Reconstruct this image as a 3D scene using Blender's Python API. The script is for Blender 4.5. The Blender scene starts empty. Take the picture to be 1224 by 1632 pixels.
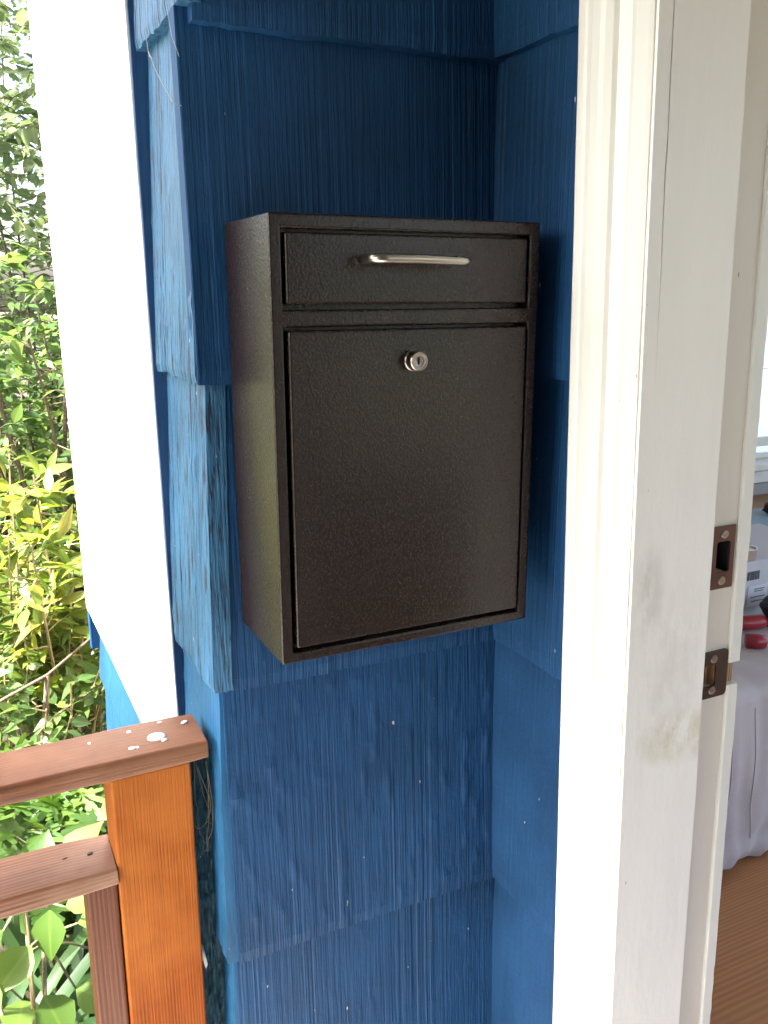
import bpy, bmesh, math, random
from mathutils import Vector, Matrix, noise
R = math.radians
S = bpy.context.scene
COL = S.collection

# ------------------------------------------------------------------ camera
cd = bpy.data.cameras.new('camera'); cam = bpy.data.objects.new('camera', cd); COL.objects.link(cam)
yaw, pitch, roll, FPX = 0.456275, 0.242750, 0.003459, 1395.9
fw = Vector((math.sin(yaw)*math.cos(pitch), math.cos(yaw)*math.cos(pitch), -math.sin(pitch)))
rt = Vector((math.cos(yaw), -math.sin(yaw), 0)); dn = fw.cross(rt)
rt2 = rt*math.cos(roll) + dn*math.sin(roll); dn2 = dn*math.cos(roll) - rt*math.sin(roll)
M = Matrix((rt2, -dn2, -fw)).transposed().to_4x4(); M.translation = Vector((-0.25552, -0.87023, 0.34413))
cam.matrix_world = M
cd.sensor_fit = 'VERTICAL'; cd.sensor_height = 24; cd.lens = FPX/1632*24
cd.clip_start = 0.02; cd.clip_end = 500
S.camera = cam

# ------------------------------------------------------------------ light
ELEV, AZ = R(52), R(-92)            # direction towards the sun, AZ from +Y clockwise
wd = bpy.data.worlds.new('World'); S.world = wd; wd.use_nodes = True
nt = wd.node_tree; bg = nt.nodes['Background']
sky = nt.nodes.new('ShaderNodeTexSky'); sky.sky_type = 'NISHITA'; sky.sun_disc = False
sky.sun_elevation = ELEV; sky.sun_rotation = AZ; sky.air_density = 1.0; sky.dust_density = 5.0; sky.ozone_density = 1.0
nt.links.new(sky.outputs[0], bg.inputs[0]); bg.inputs[1].default_value = 0.12
sl = bpy.data.lights.new('sun', 'SUN'); sl.energy = 5.0; sl.angle = R(3); sl.color = (1, 0.95, 0.88)
sun = bpy.data.objects.new('sun', sl); COL.objects.link(sun)
sd = Vector((math.sin(AZ)*math.cos(ELEV), math.cos(AZ)*math.cos(ELEV), math.sin(ELEV)))
sun.rotation_euler = sd.to_track_quat('Z', 'Y').to_euler(); sun.location = sd*20
S.view_settings.view_transform = 'Standard'; S.view_settings.look = 'None'
S.view_settings.gamma = 1; S.view_settings.use_curve_mapping = False
S.view_settings.exposure = 3.15
S.view_settings.use_white_balance = True
S.view_settings.white_balance_temperature = 6500
S.view_settings.white_balance_tint = 10

# ------------------------------------------------------------------ materials
class NT:
    def __init__(s, name):
        s.m = bpy.data.materials.new(name); s.m.use_nodes = True
        s.t = s.m.node_tree; s.p = s.t.nodes['Principled BSDF']; s.out = s.t.nodes['Material Output']
        s.tc = s.n('ShaderNodeTexCoord')
    def n(s, typ, **kw):
        nd = s.t.nodes.new(typ)
        for k, v in kw.items(): setattr(nd, k, v)
        return nd
    def l(s, a, b): s.t.links.new(a, b)
    def noise(s, scale, detail=4, rough=.6, sc=(1, 1, 1), coord='Object', loc=(0, 0, 0)):
        mp = s.n('ShaderNodeMapping'); mp.inputs['Scale'].default_value = sc; mp.inputs['Location'].default_value = loc
        s.l(s.tc.outputs[coord], mp.inputs[0])
        nz = s.n('ShaderNodeTexNoise'); nz.inputs['Scale'].default_value = scale
        nz.inputs['Detail'].default_value = detail; nz.inputs['Roughness'].default_value = rough
        s.l(mp.outputs[0], nz.inputs['Vector']); return nz.outputs['Fac']
    def ramp(s, fac, stops):
        r = s.n('ShaderNodeValToRGB'); e = r.color_ramp.elements
        while len(e) < len(stops): e.new(.5)
        for i, (p, c) in enumerate(stops):
            e[i].position = p; e[i].color = c if len(c) == 4 else (*c, 1)
        s.l(fac, r.inputs[0]); return r.outputs[0]
    def mix(s, fac, a, b):
        m = s.n('ShaderNodeMix', data_type='RGBA')
        if isinstance(fac, (int, float)): m.inputs[0].default_value = fac
        else: s.l(fac, m.inputs[0])
        for v, i in ((a, 6), (b, 7)):
            if isinstance(v, tuple): m.inputs[i].default_value = (*v[:3], 1)
            else: s.l(v, m.inputs[i])
        return m.outputs[2]
    def math(s, op, a, b=None, c=None):
        m = s.n('ShaderNodeMath', operation=op)
        for i, v in enumerate((a, b, c)):
            if v is None: continue
            if isinstance(v, (int, float)): m.inputs[i].default_value = v
            else: s.l(v, m.inputs[i])
        return m.outputs[0]
    def sep(s, coord='Object'):
        x = s.n('ShaderNodeSeparateXYZ'); s.l(s.tc.outputs[coord], x.inputs[0]); return x.outputs
    def col(s, c):
        if isinstance(c, tuple): s.p.inputs['Base Color'].default_value = (*c[:3], 1)
        else: s.l(c, s.p.inputs['Base Color'])
    def rough(s, v):
        if isinstance(v, (int, float)): s.p.inputs['Roughness'].default_value = v
        else: s.l(v, s.p.inputs['Roughness'])
    def bump(s, h, dist, strength=1.0, prev=None):
        b = s.n('ShaderNodeBump'); b.inputs['Distance'].default_value = dist; b.inputs['Strength'].default_value = strength
        s.l(h, b.inputs['Height'])
        if prev is not None: s.l(prev, b.inputs['Normal'])
        s.l(b.outputs[0], s.p.inputs['Normal']); return b.outputs[0]

def blob(t, cx, cz, rx, rz, cy=None):
    """soft spot mask in object x-z around a point"""
    x, y, z = t.sep()
    dx = t.math('DIVIDE', t.math('SUBTRACT', x, cx), rx); dz = t.math('DIVIDE', t.math('SUBTRACT', z, cz), rz)
    d = t.math('ADD', t.math('MULTIPLY', dx, dx), t.math('MULTIPLY', dz, dz))
    return t.math('SUBTRACT', 1.0, t.math('MINIMUM', d, 1.0))

MAT = {}
def blue_paint(name, base, rough=.42, grain=1.0, chips=.5, worn=0.0, spec=.2):
    t = NT(name)
    n1 = t.noise(6, 5, .6); n2 = t.noise(1, 4, .6, (260, 260, 5)); n3 = t.noise(60, 3, .5)
    d = tuple(c*.72 for c in base); b = tuple(min(1, c*1.25) for c in base)
    c = t.mix(t.ramp(n1, [(.3, (0, 0, 0)), (.7, (1, 1, 1))]), d, b)
    c = t.mix(t.math('MULTIPLY', t.ramp(n2, [(.35, (0, 0, 0)), (.65, (1, 1, 1))]), .35), c, tuple(x*.6 for x in base))
    if worn > 0:      # dark bare streaks in the weathered grain
        w = t.noise(1, 5, .65, (260, 260, 15), loc=(3, 1, 2))
        lo = .60 - .05*worn
        c = t.mix(t.ramp(w, [(lo, (0, 0, 0)), (lo+.05, (1, 1, 1))]), c, (.012, .025, .05))
    ch = t.noise(130, 2, .5, (1, 1, .4), loc=(7, 3, 1)); th = .775 - .02*chips
    c = t.mix(t.ramp(ch, [(th, (0, 0, 0)), (th+.015, (1, 1, 1))]), c, (.45, .43, .38))
    t.col(c); t.rough(t.math('MULTIPLY_ADD', n1, .25, rough-.1))
    t.p.inputs['Specular IOR Level'].default_value = spec
    h1 = t.noise(1, 5, .6, (330, 330, 7)); h2 = t.noise(150, 4, .6); h3 = t.noise(28, 3, .6, (1, 1, .5))
    b1 = t.bump(h1, .0016*grain); b2 = t.bump(h2, .0005, 1, b1); t.bump(h3, .0016, .6, b2)
    MAT[name] = t.m
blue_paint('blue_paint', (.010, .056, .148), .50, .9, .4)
blue_paint('blue_paint_smooth', (.011, .050, .128), .50, .35, .2)
blue_paint('blue_paint_corner_lit', (.034, .14, .27), .32, 1.8, .8, worn=1.15, spec=.45)  # same blue lightened to stand in for light on the outer corner
blue_paint('blue_paint_lit', (.024, .11, .23), .42, .4, .3)  # lighter copy of the blue, light on the lower corner put into the colour
blue_paint('blue_paint_edge', (.022, .07, .17), .5, .3, .2)
blue_paint('blue_weathered', (.016, .085, .125), .5, 2.4, 1.4, worn=1.6)

def white_paint(name, base, marks=.0, stains=False, rough=.38):
    t = NT(name)
    n1 = t.noise(7, 5, .6, (1, 1, .35)); n2 = t.noise(1, 4, .6, (90, 90, 3))
    c = t.mix(t.ramp(n1, [(.25, (0, 0, 0)), (.75, (1, 1, 1))]), tuple(x*.90 for x in base), base)
    c = t.mix(t.math('MULTIPLY', t.ramp(n2, [(.5, (0, 0, 0)), (.75, (1, 1, 1))]), .05), c, tuple(x*.75 for x in base))
    if marks:
        k = t.noise(90, 2, .55, (1.6, 1.6, .35), loc=(2, 9, 4))
        c = t.mix(t.ramp(k, [(.765, (0, 0, 0)), (.78, (1, 1, 1))]), c, (.22, .20, .17))
    if stains:
        sn = t.noise(38, 5, .7, (1, 1, .55)); sm = t.ramp(sn, [(.38, (0, 0, 0)), (.62, (1, 1, 1))])
        m = t.math('MULTIPLY', blob(t, .385, -.095, .075, .035), sm); c = t.mix(t.math('MULTIPLY', m, .6), c, (.50, .46, .24))
        m = t.math('MULTIPLY', blob(t, .318, .065, .022, .055), sm); c = t.mix(t.math('MULTIPLY', m, .35), c, (.34, .33, .26))
        m = t.math('MULTIPLY', blob(t, .355, -.02, .05, .11), sm); c = t.mix(t.math('MULTIPLY', m, .22), c, (.4, .38, .32))
    t.col(c); t.rough(rough)
    b1 = t.bump(t.noise(1, 3, .5, (110, 110, 2.5)), .00025); t.bump(t.noise(26, 5, .65, (1, 1, .4)), .0014, .8, b1)
    MAT[name] = t.m
white_paint('white_trim', (.72, .72, .67), .5)
white_paint('white_jamb', (.86, .845, .80), 1, True)
white_paint('cream_jamb', (.72, .67, .59), 1)
white_paint('white_panel', (.82, .82, .80))
white_paint('room_wall', (.80, .78, .75), rough=.7)
white_paint('room_wall_grey', (.36, .34, .335), rough=.7)

def wood(name, dark, light, axis=2, scale=1.0, rough=.55, grain=.0006, contrast=.5, patch=None, spec=.3):
    t = NT(name); sc = [70*scale]*3; sc[axis] = 2.2*scale
    sc2 = [420*scale]*3; sc2[axis] = 9*scale
    a = t.noise(1, 3, .55, tuple(sc)); b = t.noise(1, 3, .6, tuple(sc2)); bg_ = t.noise(5, 4, .6)
    wv = t.n('ShaderNodeTexWave'); wv.wave_type = 'RINGS'; wv.rings_direction = 'XYZ'[axis]
    wm = t.n('ShaderNodeMapping'); ws = [1.0]*3; ws[axis] = .045; wm.inputs['Scale'].default_value = ws; wm.inputs['Location'].default_value = (.31, .17, .09)
    t.l(t.tc.outputs['Object'], wm.inputs[0]); t.l(wm.outputs[0], wv.inputs['Vector']); wv.inputs['Scale'].default_value = 105*scale
    wv.inputs['Distortion'].default_value = 2.6; wv.inputs['Detail'].default_value = 3; wv.inputs['Detail Scale'].default_value = 1.2; wv.inputs['Detail Roughness'].default_value = .6
    f = t.math('ADD', t.math('MULTIPLY', a, .35), t.math('ADD', t.math('MULTIPLY', b, .35), t.math('MULTIPLY', wv.outputs['Fac'], .30)))
    c = t.mix(t.ramp(f, [(.5-.22*contrast-.03, (0, 0, 0)), (.5+.22*contrast+.03, (1, 1, 1))]), dark, light)
    if patch: c = t.mix(t.ramp(bg_, [(.5, (0, 0, 0)), (.68, (.7, .7, .7))]), c, patch)
    t.p.inputs['Specular IOR Level'].default_value = spec
    t.col(c); t.rough(t.math('MULTIPLY_ADD', bg_, .3, rough-.15))
    b1 = t.bump(b, grain); t.bump(t.noise(90, 3, .6), grain*.7, .6, b1)
    MAT[name] = t.m
wood('rail_wood', (.10, .032, .012), (.20, .078, .034), 0, .8, .5, .0010, .8, (.25, .115, .060))
wood('lower_rail_wood', (.14, .055, .026), (.25, .118, .066), 0, .7, .5, .0010, .8, (.31, .18, .115))
wood('post_wood', (.18, .036, .0025), (.34, .082, .006), 2, 1.1, .6, .0006, .8, (.42, .135, .026), spec=.12)
wood('baluster_wood', (.095, .026, .009), (.16, .050, .019), 2, 1.0, .5, .0007, .5)
wood('floor_wood', (.36, .14, .05), (.60, .29, .13), 0, .8, .38, .0004, 1.6, (.42, .18, .075))
wood('raw_wood', (.28, .14, .06), (.52, .33, .18), 2, 1, .7, .001, .8)
wood('cabinet_wood', (.22, .11, .04), (.34, .18, .07), 0, .4, .4, .0003, .6)
wood('bark', (.06, .045, .03), (.15, .11, .075), 2, 1, .8, .001, .8)
wood('twig', (.16, .13, .06), (.30, .24, .13), 2, 1, .7, .001, .8)
wood('ceiling_boards', (.10, .075, .05), (.16, .12, .08), 1, .3, .6, .0006, .5)
wood('porch_boards', (.42, .42, .41), (.52, .52, .50), 1, .3, .6, .0006, .5)

def hammered():
    t = NT('hammered_metal')
    v = t.n('ShaderNodeTexVoronoi'); v.feature = 'SMOOTH_F1'; v.inputs['Scale'].default_value = 400; v.inputs['Smoothness'].default_value = .7
    wv = t.noise(120, 2, .5); 
    mp = t.n('ShaderNodeVectorMath', operation='SCALE'); cmb = t.n('ShaderNodeCombineXYZ')
    t.l(t.math('MULTIPLY', wv, .008), cmb.inputs[0]); t.l(t.math('MULTIPLY', wv, .006), cmb.inputs[2])
    ad = t.n('ShaderNodeVectorMath', operation='ADD'); t.l(t.tc.outputs['Object'], ad.inputs[0]); t.l(cmb.outputs[0], ad.inputs[1])
    t.l(ad.outputs[0], v.inputs['Vector'])
    d = v.outputs['Distance']
    c = t.mix(t.ramp(d, [(.15, (0, 0, 0)), (.6, (1, 1, 1))]), (.024, .0118, .0082), (.0095, .0050, .0038))
    t.col(c); t.p.inputs['Metallic'].default_value = 0
    t.rough(t.math('MULTIPLY_ADD', d, .12, .24))
    t.p.inputs['Coat Weight'].default_value = .32; t.p.inputs['Coat Roughness'].default_value = .2
    t.p.inputs['Specular IOR Level'].default_value = .3
    t.bump(d, .00055, .85)
    MAT['hammered_metal'] = t.m
hammered()
def plain(name, c, rough=.5, metal=0.0, var=.15, bump=.0003, bscale=120, trans=0):
    t = NT(name); n = t.noise(bscale*.25, 4, .6)
    t.col(t.mix(n, tuple(x*(1-var) for x in c), tuple(min(1, x*(1+var)) for x in c)))
    t.rough(t.math('MULTIPLY_ADD', n, .16, max(.02, rough-.08))); t.p.inputs['Metallic'].default_value = metal
    if bump: t.bump(t.noise(bscale, 4, .6), bump)
    if trans: t.p.inputs['Transmission Weight'].default_value = trans
    MAT[name] = t.m
plain('gap_black', (.006, .006, .007), .8, bump=0)
plain('brushed_nickel', (.42, .385, .33), .30, 1.0, .05, .00005, 300)
plain('lock_steel', (.27, .23, .21), .30, 1.0, .08, .00005, 300)
plain('slot_dark', (.02, .02, .02), .5, .6)
plain('strike_brown', (.10, .042, .026), .42, .25, .35, .0004, 90)
plain('strike_dark', (.055, .034, .026), .40, .35, .5, .0006, 70)
plain('screw_metal', (.34, .29, .25), .35, .9, .4, .0004, 200)
plain('pocket_shade', (.006, .007, .010), .9, bump=0)  # near-black stands in for the shade inside the deadbolt pocket
plain('paint_drop', (.72, .72, .74), .35, bump=.0002)
plain('caulk', (.75, .75, .72), .5)
plain('cobweb', (.55, .56, .58), .6, bump=0)
plain('root_fibre', (.17, .14, .09), .8)
plain('sheet', (.52, .465, .455), .85, var=.06, bump=.0007, bscale=260)
plain('stitch', (.62, .60, .62), .8)
plain('carton', (.55, .54, .57), .6, var=.05)
plain('carton_print', (.10, .10, .11), .6)
plain('carton_label', (.68, .68, .70), .6)
plain('tin', (.55, .52, .48), .3, .9)
plain('wax', (.78, .74, .62), .4)
plain('black_cloth', (.015, .016, .02), .6)
plain('red_plastic', (.30, .018, .03), .3)
plain('pink_plastic', (.42, .13, .17), .4)
plain('blue_card', (.27, .38, .48), .6)
plain('neighbour_siding', (.42, .52, .64), .7, var=.06)
plain('window_white', (.72, .72, .66), .4)
plain('skirting', (.30, .29, .28), .6)
def ground_mat(name, a, b, c_):
    t = NT(name); n1 = t.noise(1.3, 6, .65); n2 = t.noise(25, 5, .7)
    c = t.mix(t.ramp(n1, [(.4, (0, 0, 0)), (.6, (1, 1, 1))]), a, b)
    c = t.mix(t.ramp(n2, [(.45, (0, 0, 0)), (.7, (1, 1, 1))]), c, c_); t.col(c); t.rough(.95)
    t.bump(n2, .03); MAT[name] = t.m
ground_mat('soil', (.05, .036, .024), (.045, .07, .02), (.10, .085, .05))
def glass():
    t = NT('window_glass'); t.p.inputs['Base Color'].default_value = (.97, .98, 1, 1)
    t.p.inputs['Roughness'].default_value = .01; t.p.inputs['Transmission Weight'].default_value = 1; t.p.inputs['IOR'].default_value = 1.45
    MAT['window_glass'] = t.m
glass()
def leaf_mat(name, a, b, trans=.45, rough=.42, young=None, veins=True):
    t = NT(name)
    at = t.n('ShaderNodeAttribute'); at.attribute_name = 'tint'; oi = t.n('ShaderNodeObjectInfo')
    # joined leaves carry a per-leaf 'tint'; single leaf objects use their own random number
    r = t.math('FRACT', t.math('ADD', at.outputs['Fac'], oi.outputs['Random']))
    c = t.mix(r, a, b)
    if young: c = t.mix(t.ramp(r, [(.78, (0, 0, 0)), (.9, (1, 1, 1))]), c, young)
    uv = t.n('ShaderNodeUVMap'); sx = t.n('ShaderNodeSeparateXYZ'); t.l(uv.outputs[0], sx.inputs[0])
    mid = t.math('ABSOLUTE', t.math('SUBTRACT', sx.outputs[0], .5))
    vein = t.math('SINE', t.math('MULTIPLY', t.math('SUBTRACT', sx.outputs[1], t.math('MULTIPLY', mid, .6)), 60))
    if veins: c = t.mix(t.ramp(mid, [(.0, (.3, .3, .3)), (.04, (0, 0, 0))]), c, tuple(min(1, x*1.6) for x in b))
    t.col(c); t.rough(rough); t.p.inputs['Specular IOR Level'].default_value = .4
    t.bump(t.noise(40, 3, .6), .002, .3)
    tr = t.n('ShaderNodeBsdfTranslucent'); hs = t.n('ShaderNodeHueSaturation')
    hs.inputs['Hue'].default_value = .475; hs.inputs['Saturation'].default_value = 1.1; hs.inputs['Value'].default_value = 1.7
    t.l(c, hs.inputs['Color']); t.l(hs.outputs[0], tr.inputs[0])
    mx = t.n('ShaderNodeMixShader'); mx.inputs[0].default_value = trans
    t.l(t.p.outputs[0], mx.inputs[1]); t.l(tr.outputs[0], mx.inputs[2]); t.l(mx.outputs[0], t.out.inputs[0])
    MAT[name] = t.m
leaf_mat('leaf_hedge', (.05, .105, .03), (.10, .16, .045), .45)
leaf_mat('leaf_tree', (.09, .145, .06), (.15, .19, .09), .5)
leaf_mat('leaf_young', (.085, .15, .025), (.15, .19, .035), .5, young=(.20, .20, .05))
leaf_mat('leaf_lobed', (.05, .12, .022), (.09, .16, .03), .45, veins=False)
leaf_mat('leaf_strap', (.03, .075, .022), (.055, .11, .03), .3, .5)
leaf_mat('leaf_broad', (.04, .105, .018), (.12, .185, .03), .45, .45)

# ------------------------------------------------------------------ helpers
def link(name, me, mat, parent=None):
    o = bpy.data.objects.new(name, me); COL.objects.link(o)
    if mat and not me.materials: me.materials.append(MAT[mat])
    if parent: o.parent = parent
    return o
def tag(o, label=None, cat=None, group=None, kind=None):
    for k, v in (('label', label), ('category', cat), ('group', group), ('kind', kind)):
        if v: o[k] = v
    return o
def thing(name, label, cat, group=None):
    o = bpy.data.objects.new(name, None); COL.objects.link(o); return tag(o, label, cat, group)
def part(name, bm, mat, parent=None, smooth=False):
    bmesh.ops.recalc_face_normals(bm, faces=bm.faces[:])
    me = bpy.data.meshes.new(name); bm.to_mesh(me); bm.free()
    if smooth: me.shade_smooth()
    return link(name, me, mat, parent)
def box(lo, hi, bev=0.0, seg=2, bm=None, lean=0.0):
    own = bmesh.new()
    bmesh.ops.create_cube(own, size=1)
    for v in own.verts:
        v.co = Vector([(lo[i]+hi[i])/2 + v.co[i]*(hi[i]-lo[i]) for i in range(3)])
    if bev: bmesh.ops.bevel(own, geom=own.edges[:], offset=bev, segments=seg, affect='EDGES', profile=.5)
    for v in own.verts: v.co.x += lean*v.co.z
    if bm is None: return own
    me = bpy.data.meshes.new('t'); own.to_mesh(me); own.free(); bm.from_mesh(me); bpy.data.meshes.remove(me); return bm
def extrude_profile(pts, z0, z1, lean=0.0, nz=24, wob=0.0, seed=0, bm=None):
    """closed (x, y) profile swept from z0 to z1"""
    bm = bm or bmesh.new(); rows = []
    for k in range(nz+1):
        z = z0 + (z1-z0)*k/nz; row = []
        for i, (x, y) in enumerate(pts):
            w = wob*noise.noise(Vector((x*30+seed, y*30, z*9))); w2 = wob*noise.noise(Vector((x*30+seed+50, y*30, z*9)))
            row.append(bm.verts.new((x+lean*z+w, y+w2, z)))
        rows.append(row)
    n = len(pts)
    for k in range(nz):
        for i in range(n):
            bm.faces.new((rows[k][i], rows[k][(i+1) % n], rows[k+1][(i+1) % n], rows[k+1][i]))
    bm.faces.new(rows[0]); bm.faces.new(rows[-1]); return bm
def tube(pts, rad, seg=8, bm=None, cap=True):
    bm = bm or bmesh.new(); pts = [Vector(p) for p in pts]
    if not hasattr(rad, '__len__'): rad = [rad]*len(pts)
    prev = None; rings = []
    for i, p in enumerate(pts):
        d = (pts[min(i+1, len(pts)-1)] - pts[max(i-1, 0)]).normalized()
        a = prev if prev is not None else (Vector((0, 0, 1)) if abs(d.z) < .9 else Vector((1, 0, 0)))
        a = (a - d*a.dot(d)).normalized(); prev = a; b = d.cross(a)
        rings.append([bm.verts.new(p + (a*math.cos(2*math.pi*k/seg) + b*math.sin(2*math.pi*k/seg))*rad[i]) for k in range(seg)])
    for r0, r1 in zip(rings, rings[1:]):
        for k in range(seg): bm.faces.new((r0[k], r0[(k+1) % seg], r1[(k+1) % seg], r1[k]))
    if cap:
        bm.faces.new(rings[0][::-1]); bm.faces.new(rings[-1])
    return bm
def lathe(prof, n=24, bm=None):
    """(r, h) profile about local +h axis returned along -Y"""
    bm = bm or bmesh.new(); rings = []
    for r, h in prof:
        rings.append([bm.verts.new((r*math.cos(2*math.pi*k/n), -h, r*math.sin(2*math.pi*k/n))) for k in range(n)])
    for a, b in zip(rings, rings[1:]):
        for k in range(n): bm.faces.new((a[k], a[(k+1) % n], b[(k+1) % n], b[k]))
    bm.faces.new(rings[0]); bm.faces.new(rings[-1]); return bm

# ------------------------------------------------------------------ ground, porch, house shell
FLOOR, GROUND, CEIL = -.95, -1.55, 1.22
g = bmesh.new()
N = 60
gv = [[None]*(N+1) for _ in range(N+1)]
for i in range(N+1):
    for j in range(N+1):
        u, v = (i/N*2-1), (j/N*2-1); x = 120*u*abs(u)**1.5; y = 120*v*abs(v)**1.5
        gv[i][j] = g.verts.new((x, y, GROUND + .06*noise.noise(Vector((x*.6, y*.6, 0)))))
for i in range(N):
    for j in range(N): g.faces.new((gv[i][j], gv[i+1][j], gv[i+1][j+1], gv[i][j+1]))
tag(part('ground', g, 'soil', smooth=True), kind='structure')
pf = tag(part('porch_floor', box((-2.6, -3.2, FLOOR-.12), (.318, .11, FLOOR-.03)), 'porch_boards'), kind='structure')
x = -2.6; k = 0
while x < .31:
    part('plank', box((x, -3.2, FLOOR-.03), (min(x+.086, .32), .115, FLOOR), .003, 1), 'porch_boards', pf); x += .09
rf = tag(part('added_porch_roof', box((-1.32, -3.6, CEIL), (.30, .24, CEIL+.14)), 'ceiling_boards'), 'unseen dark board porch roof, added to shade the entry', 'roof')  # unseen roof added to keep sky light off the upper wall

pb = thing('added_porch_beam', 'unseen dark beams added under the porch roof to block high light', 'beam')  # unseen beams added to darken the top of the wall
part('added_side_beam', box((-1.32, -3.6, .93), (-1.20, .239, CEIL-.001), .004), 'ceiling_boards', pb)
part('added_rail_beam', box((-1.20, .05, .98), (-.06, .16, CEIL-.001), .004), 'ceiling_boards', pb)
xb = lambda z: .322 - .028*z
end_blocker = tag(part('added_end_wall', box((-1.31, -2.1, FLOOR-.12), (.345, -2.0, .929)), 'blue_paint_smooth'), kind='structure')  # unseen wall added to darken mailbox reflections and the upper wall
tag(part('added_side_wall', box((-1.31, -2.0, FLOOR-.12), (-1.21, -.95, .929)), 'blue_paint_smooth'), kind='structure')  # unseen wall added to narrow the sun patch on the floor
hw = thing('house_wall', 'dark blue painted wood shingle wall around the bronze mailbox', 'wall')
part('backing', box((-.010, .022, FLOOR-.5), (.42, .12, CEIL)), 'blue_paint_smooth', hw)
bmw = extrude_profile([(.342, -.16), (.44, -.16), (.44, .022), (.342, .022)], FLOOR-.1, CEIL, -.028, 4); part('backing', bmw, 'blue_paint_smooth', hw)
part('backing', box((-.008, .981, -.44), (.06, 1.10, CEIL)), 'blue_paint_smooth', hw)
part('backing', box((-.008, .12, GROUND-.2), (.06, .98, CEIL)), 'blue_paint_smooth', hw)

def groove_table(seed, n, sharp=1.0):
    r = random.Random(seed); t = [0]*n; i = 0
    while i < n:
        w = r.choice((1, 1, 2, 2, 3, 4, 5)); v = r.uniform(-1, 1)
        for k in range(w):
            if i < n: t[i] = v + r.uniform(-.25, .25); i += 1
    return t
def shingle(name, org, ud, nd, width, z0, z1, n0, n1, cols, rows, amp, mat, seed, lean=0.0, wav=.002, thick=.021, dent=.0, slant=.0):
    """tapered shingle: face at n0 (butt) .. n1 (top); grooves run up the face"""
    gt = groove_table(seed, cols+1); bm = bmesh.new(); rnd = random.Random(seed)
    org, ud, nd = Vector(org), Vector(ud), Vector(nd); V = []
    for j in range(rows+1):
        f = j/rows; row = []
        for i in range(cols+1):
            u = (width-slant*f)*i/cols; edge = wav*(noise.noise(Vector((u*22, seed*3.1, 0))) + .5*noise.noise(Vector((u*90, seed*1.7, 5))))
            z = z0 + (z1-z0)*f + edge*(1-f)**6
            mod = .55 + .9*noise.noise(Vector((u*14, z*3.5, seed)))
            gdep = amp*gt[i]*max(.1, mod) + .0022*noise.noise(Vector((u*6, z*4, seed+9)))
            if dent:
                gdep += dent*max(0, noise.noise(Vector((u*62, z*34, seed+30)))-.16)
            if j == 0: gdep -= .0016*(1+.6*noise.noise(Vector((u*60, 1, seed))))
            p = org + ud*u + nd*(n0 + (n1-n0)*f + gdep); p.z = z; p.x += lean*z
            row.append(bm.verts.new(p))
        V.append(row)
    for j in range(rows):
        for i in range(cols): bm.faces.new((V[j][i], V[j][i+1], V[j+1][i+1], V[j+1][i]))
    # butt face, and the two side edges, turned back into the wall
    def back(v, d): 
        p = v.co - nd*d; return bm.verts.new(p)
    bb = [back(v, thick) for v in V[0]]
    for i in range(cols): bm.faces.new((V[0][i+1], V[0][i], bb[i], bb[i+1]))
    for side in (0, -1):
        e = [V[j][side] for j in range(rows+1)]; eb = [back(v, thick) for v in e]
        for j in range(rows): bm.faces.new((e[j], e[j+1], eb[j+1], eb[j]))
    me = bpy.data.meshes.new(name); bmesh.ops.recalc_face_normals(bm, faces=bm.faces[:]); bm.to_mesh(me); bm.free()
    return link(name, me, mat, hw)

BUTTS = [-1.12, -.775, -.430, -.080, .257, .589, .93, 1.27]
for i in range(len(BUTTS)-1):
    z0, z1 = BUTTS[i], BUTTS[i+1]+.02
    # wall with the mailbox, facing the porch
    xs = -.034 if i in (4, 6) else -.0215
    shingle('shingle', (xs, 0, 0), (1, 0, 0), (0, -1, 0), xb((z0+z1)/2)+.020-xs, z0, z1, .0, -.018, 300, 26, .00055, 'blue_paint', 11+i, dent=.0030 if i in (2, 3) else .0012)
    # return wall beside the door
    sm = i in (2, 1)
    shingle('shingle', (.322, .012, 0), (0, -1, 0), (-1, 0, 0), .216, z0+.001, z1, .0, -.013, 120, 20, .0002 if sm else .00045, 'blue_paint_smooth' if sm else 'blue_paint', 41+i, lean=-.028)
    # outer corner, facing the garden
    y0 = -.0015 if i in (3, 5) else .0040
    shingle('shingle', (-.024, .186, 0), (0, -1, 0), (-1, 0, 0), .186-y0, z0+.002+.012*(i == 5), z1, .0125, -.001, 130, 40, .0011 if i > 2 else .0003, 'blue_paint_corner_lit' if i > 2 else 'blue_paint_lit', 71+i, wav=.004, dent=.003, slant=.018)
    # lower shingles under the white trim, farther along the outside wall
    if BUTTS[i] < -.3:
        shingle('shingle', (-.024, .985, 0), (0, -1, 0), (-1, 0, 0), .80, z0-.03, min(z1-.03, -.325), .0125+.012*(i == 0), 0, 200, 10, .0006, 'blue_paint', 91+i, wav=.003)
part('corner_board', box((-.033, 1.102, -.44), (.06, 1.122, CEIL), .002), 'blue_paint', hw)

# white trim boards on the outside wall
wt = thing('trim_boards', 'sunlit white painted trim boards on the outside corner, left of the blue shingles', 'trim')
bm = extrude_profile([(-.0385, .192), (-.0385, .500), (-.012, .500), (-.012, .192)], -.335, CEIL, -.007, 60, .0009, 3); part('board', bm, 'white_panel', wt)
bm = extrude_profile([(-.0380, .5020), (-.0380, .810), (-.012, .810), (-.012, .5020)], -.335, CEIL, -.007, 40, .0007, 5); part('board', bm, 'white_panel', wt)
bm = extrude_profile([(-.0385, .8120), (-.0385, 1.100), (-.012, 1.100), (-.012, .8120)], -.335, CEIL, -.007, 40, .0007, 7); part('board', bm, 'white_panel', wt)
bm = extrude_profile([(-.0370, .1875), (-.0370, .1918), (-.012, .1918), (-.012, .1875)], FLOOR, CEIL, -.007, 60, .0012, 9)
tag(part('edge_strip', bm, 'blue_paint_edge', wt), 'board edge painted dark blue')

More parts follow.
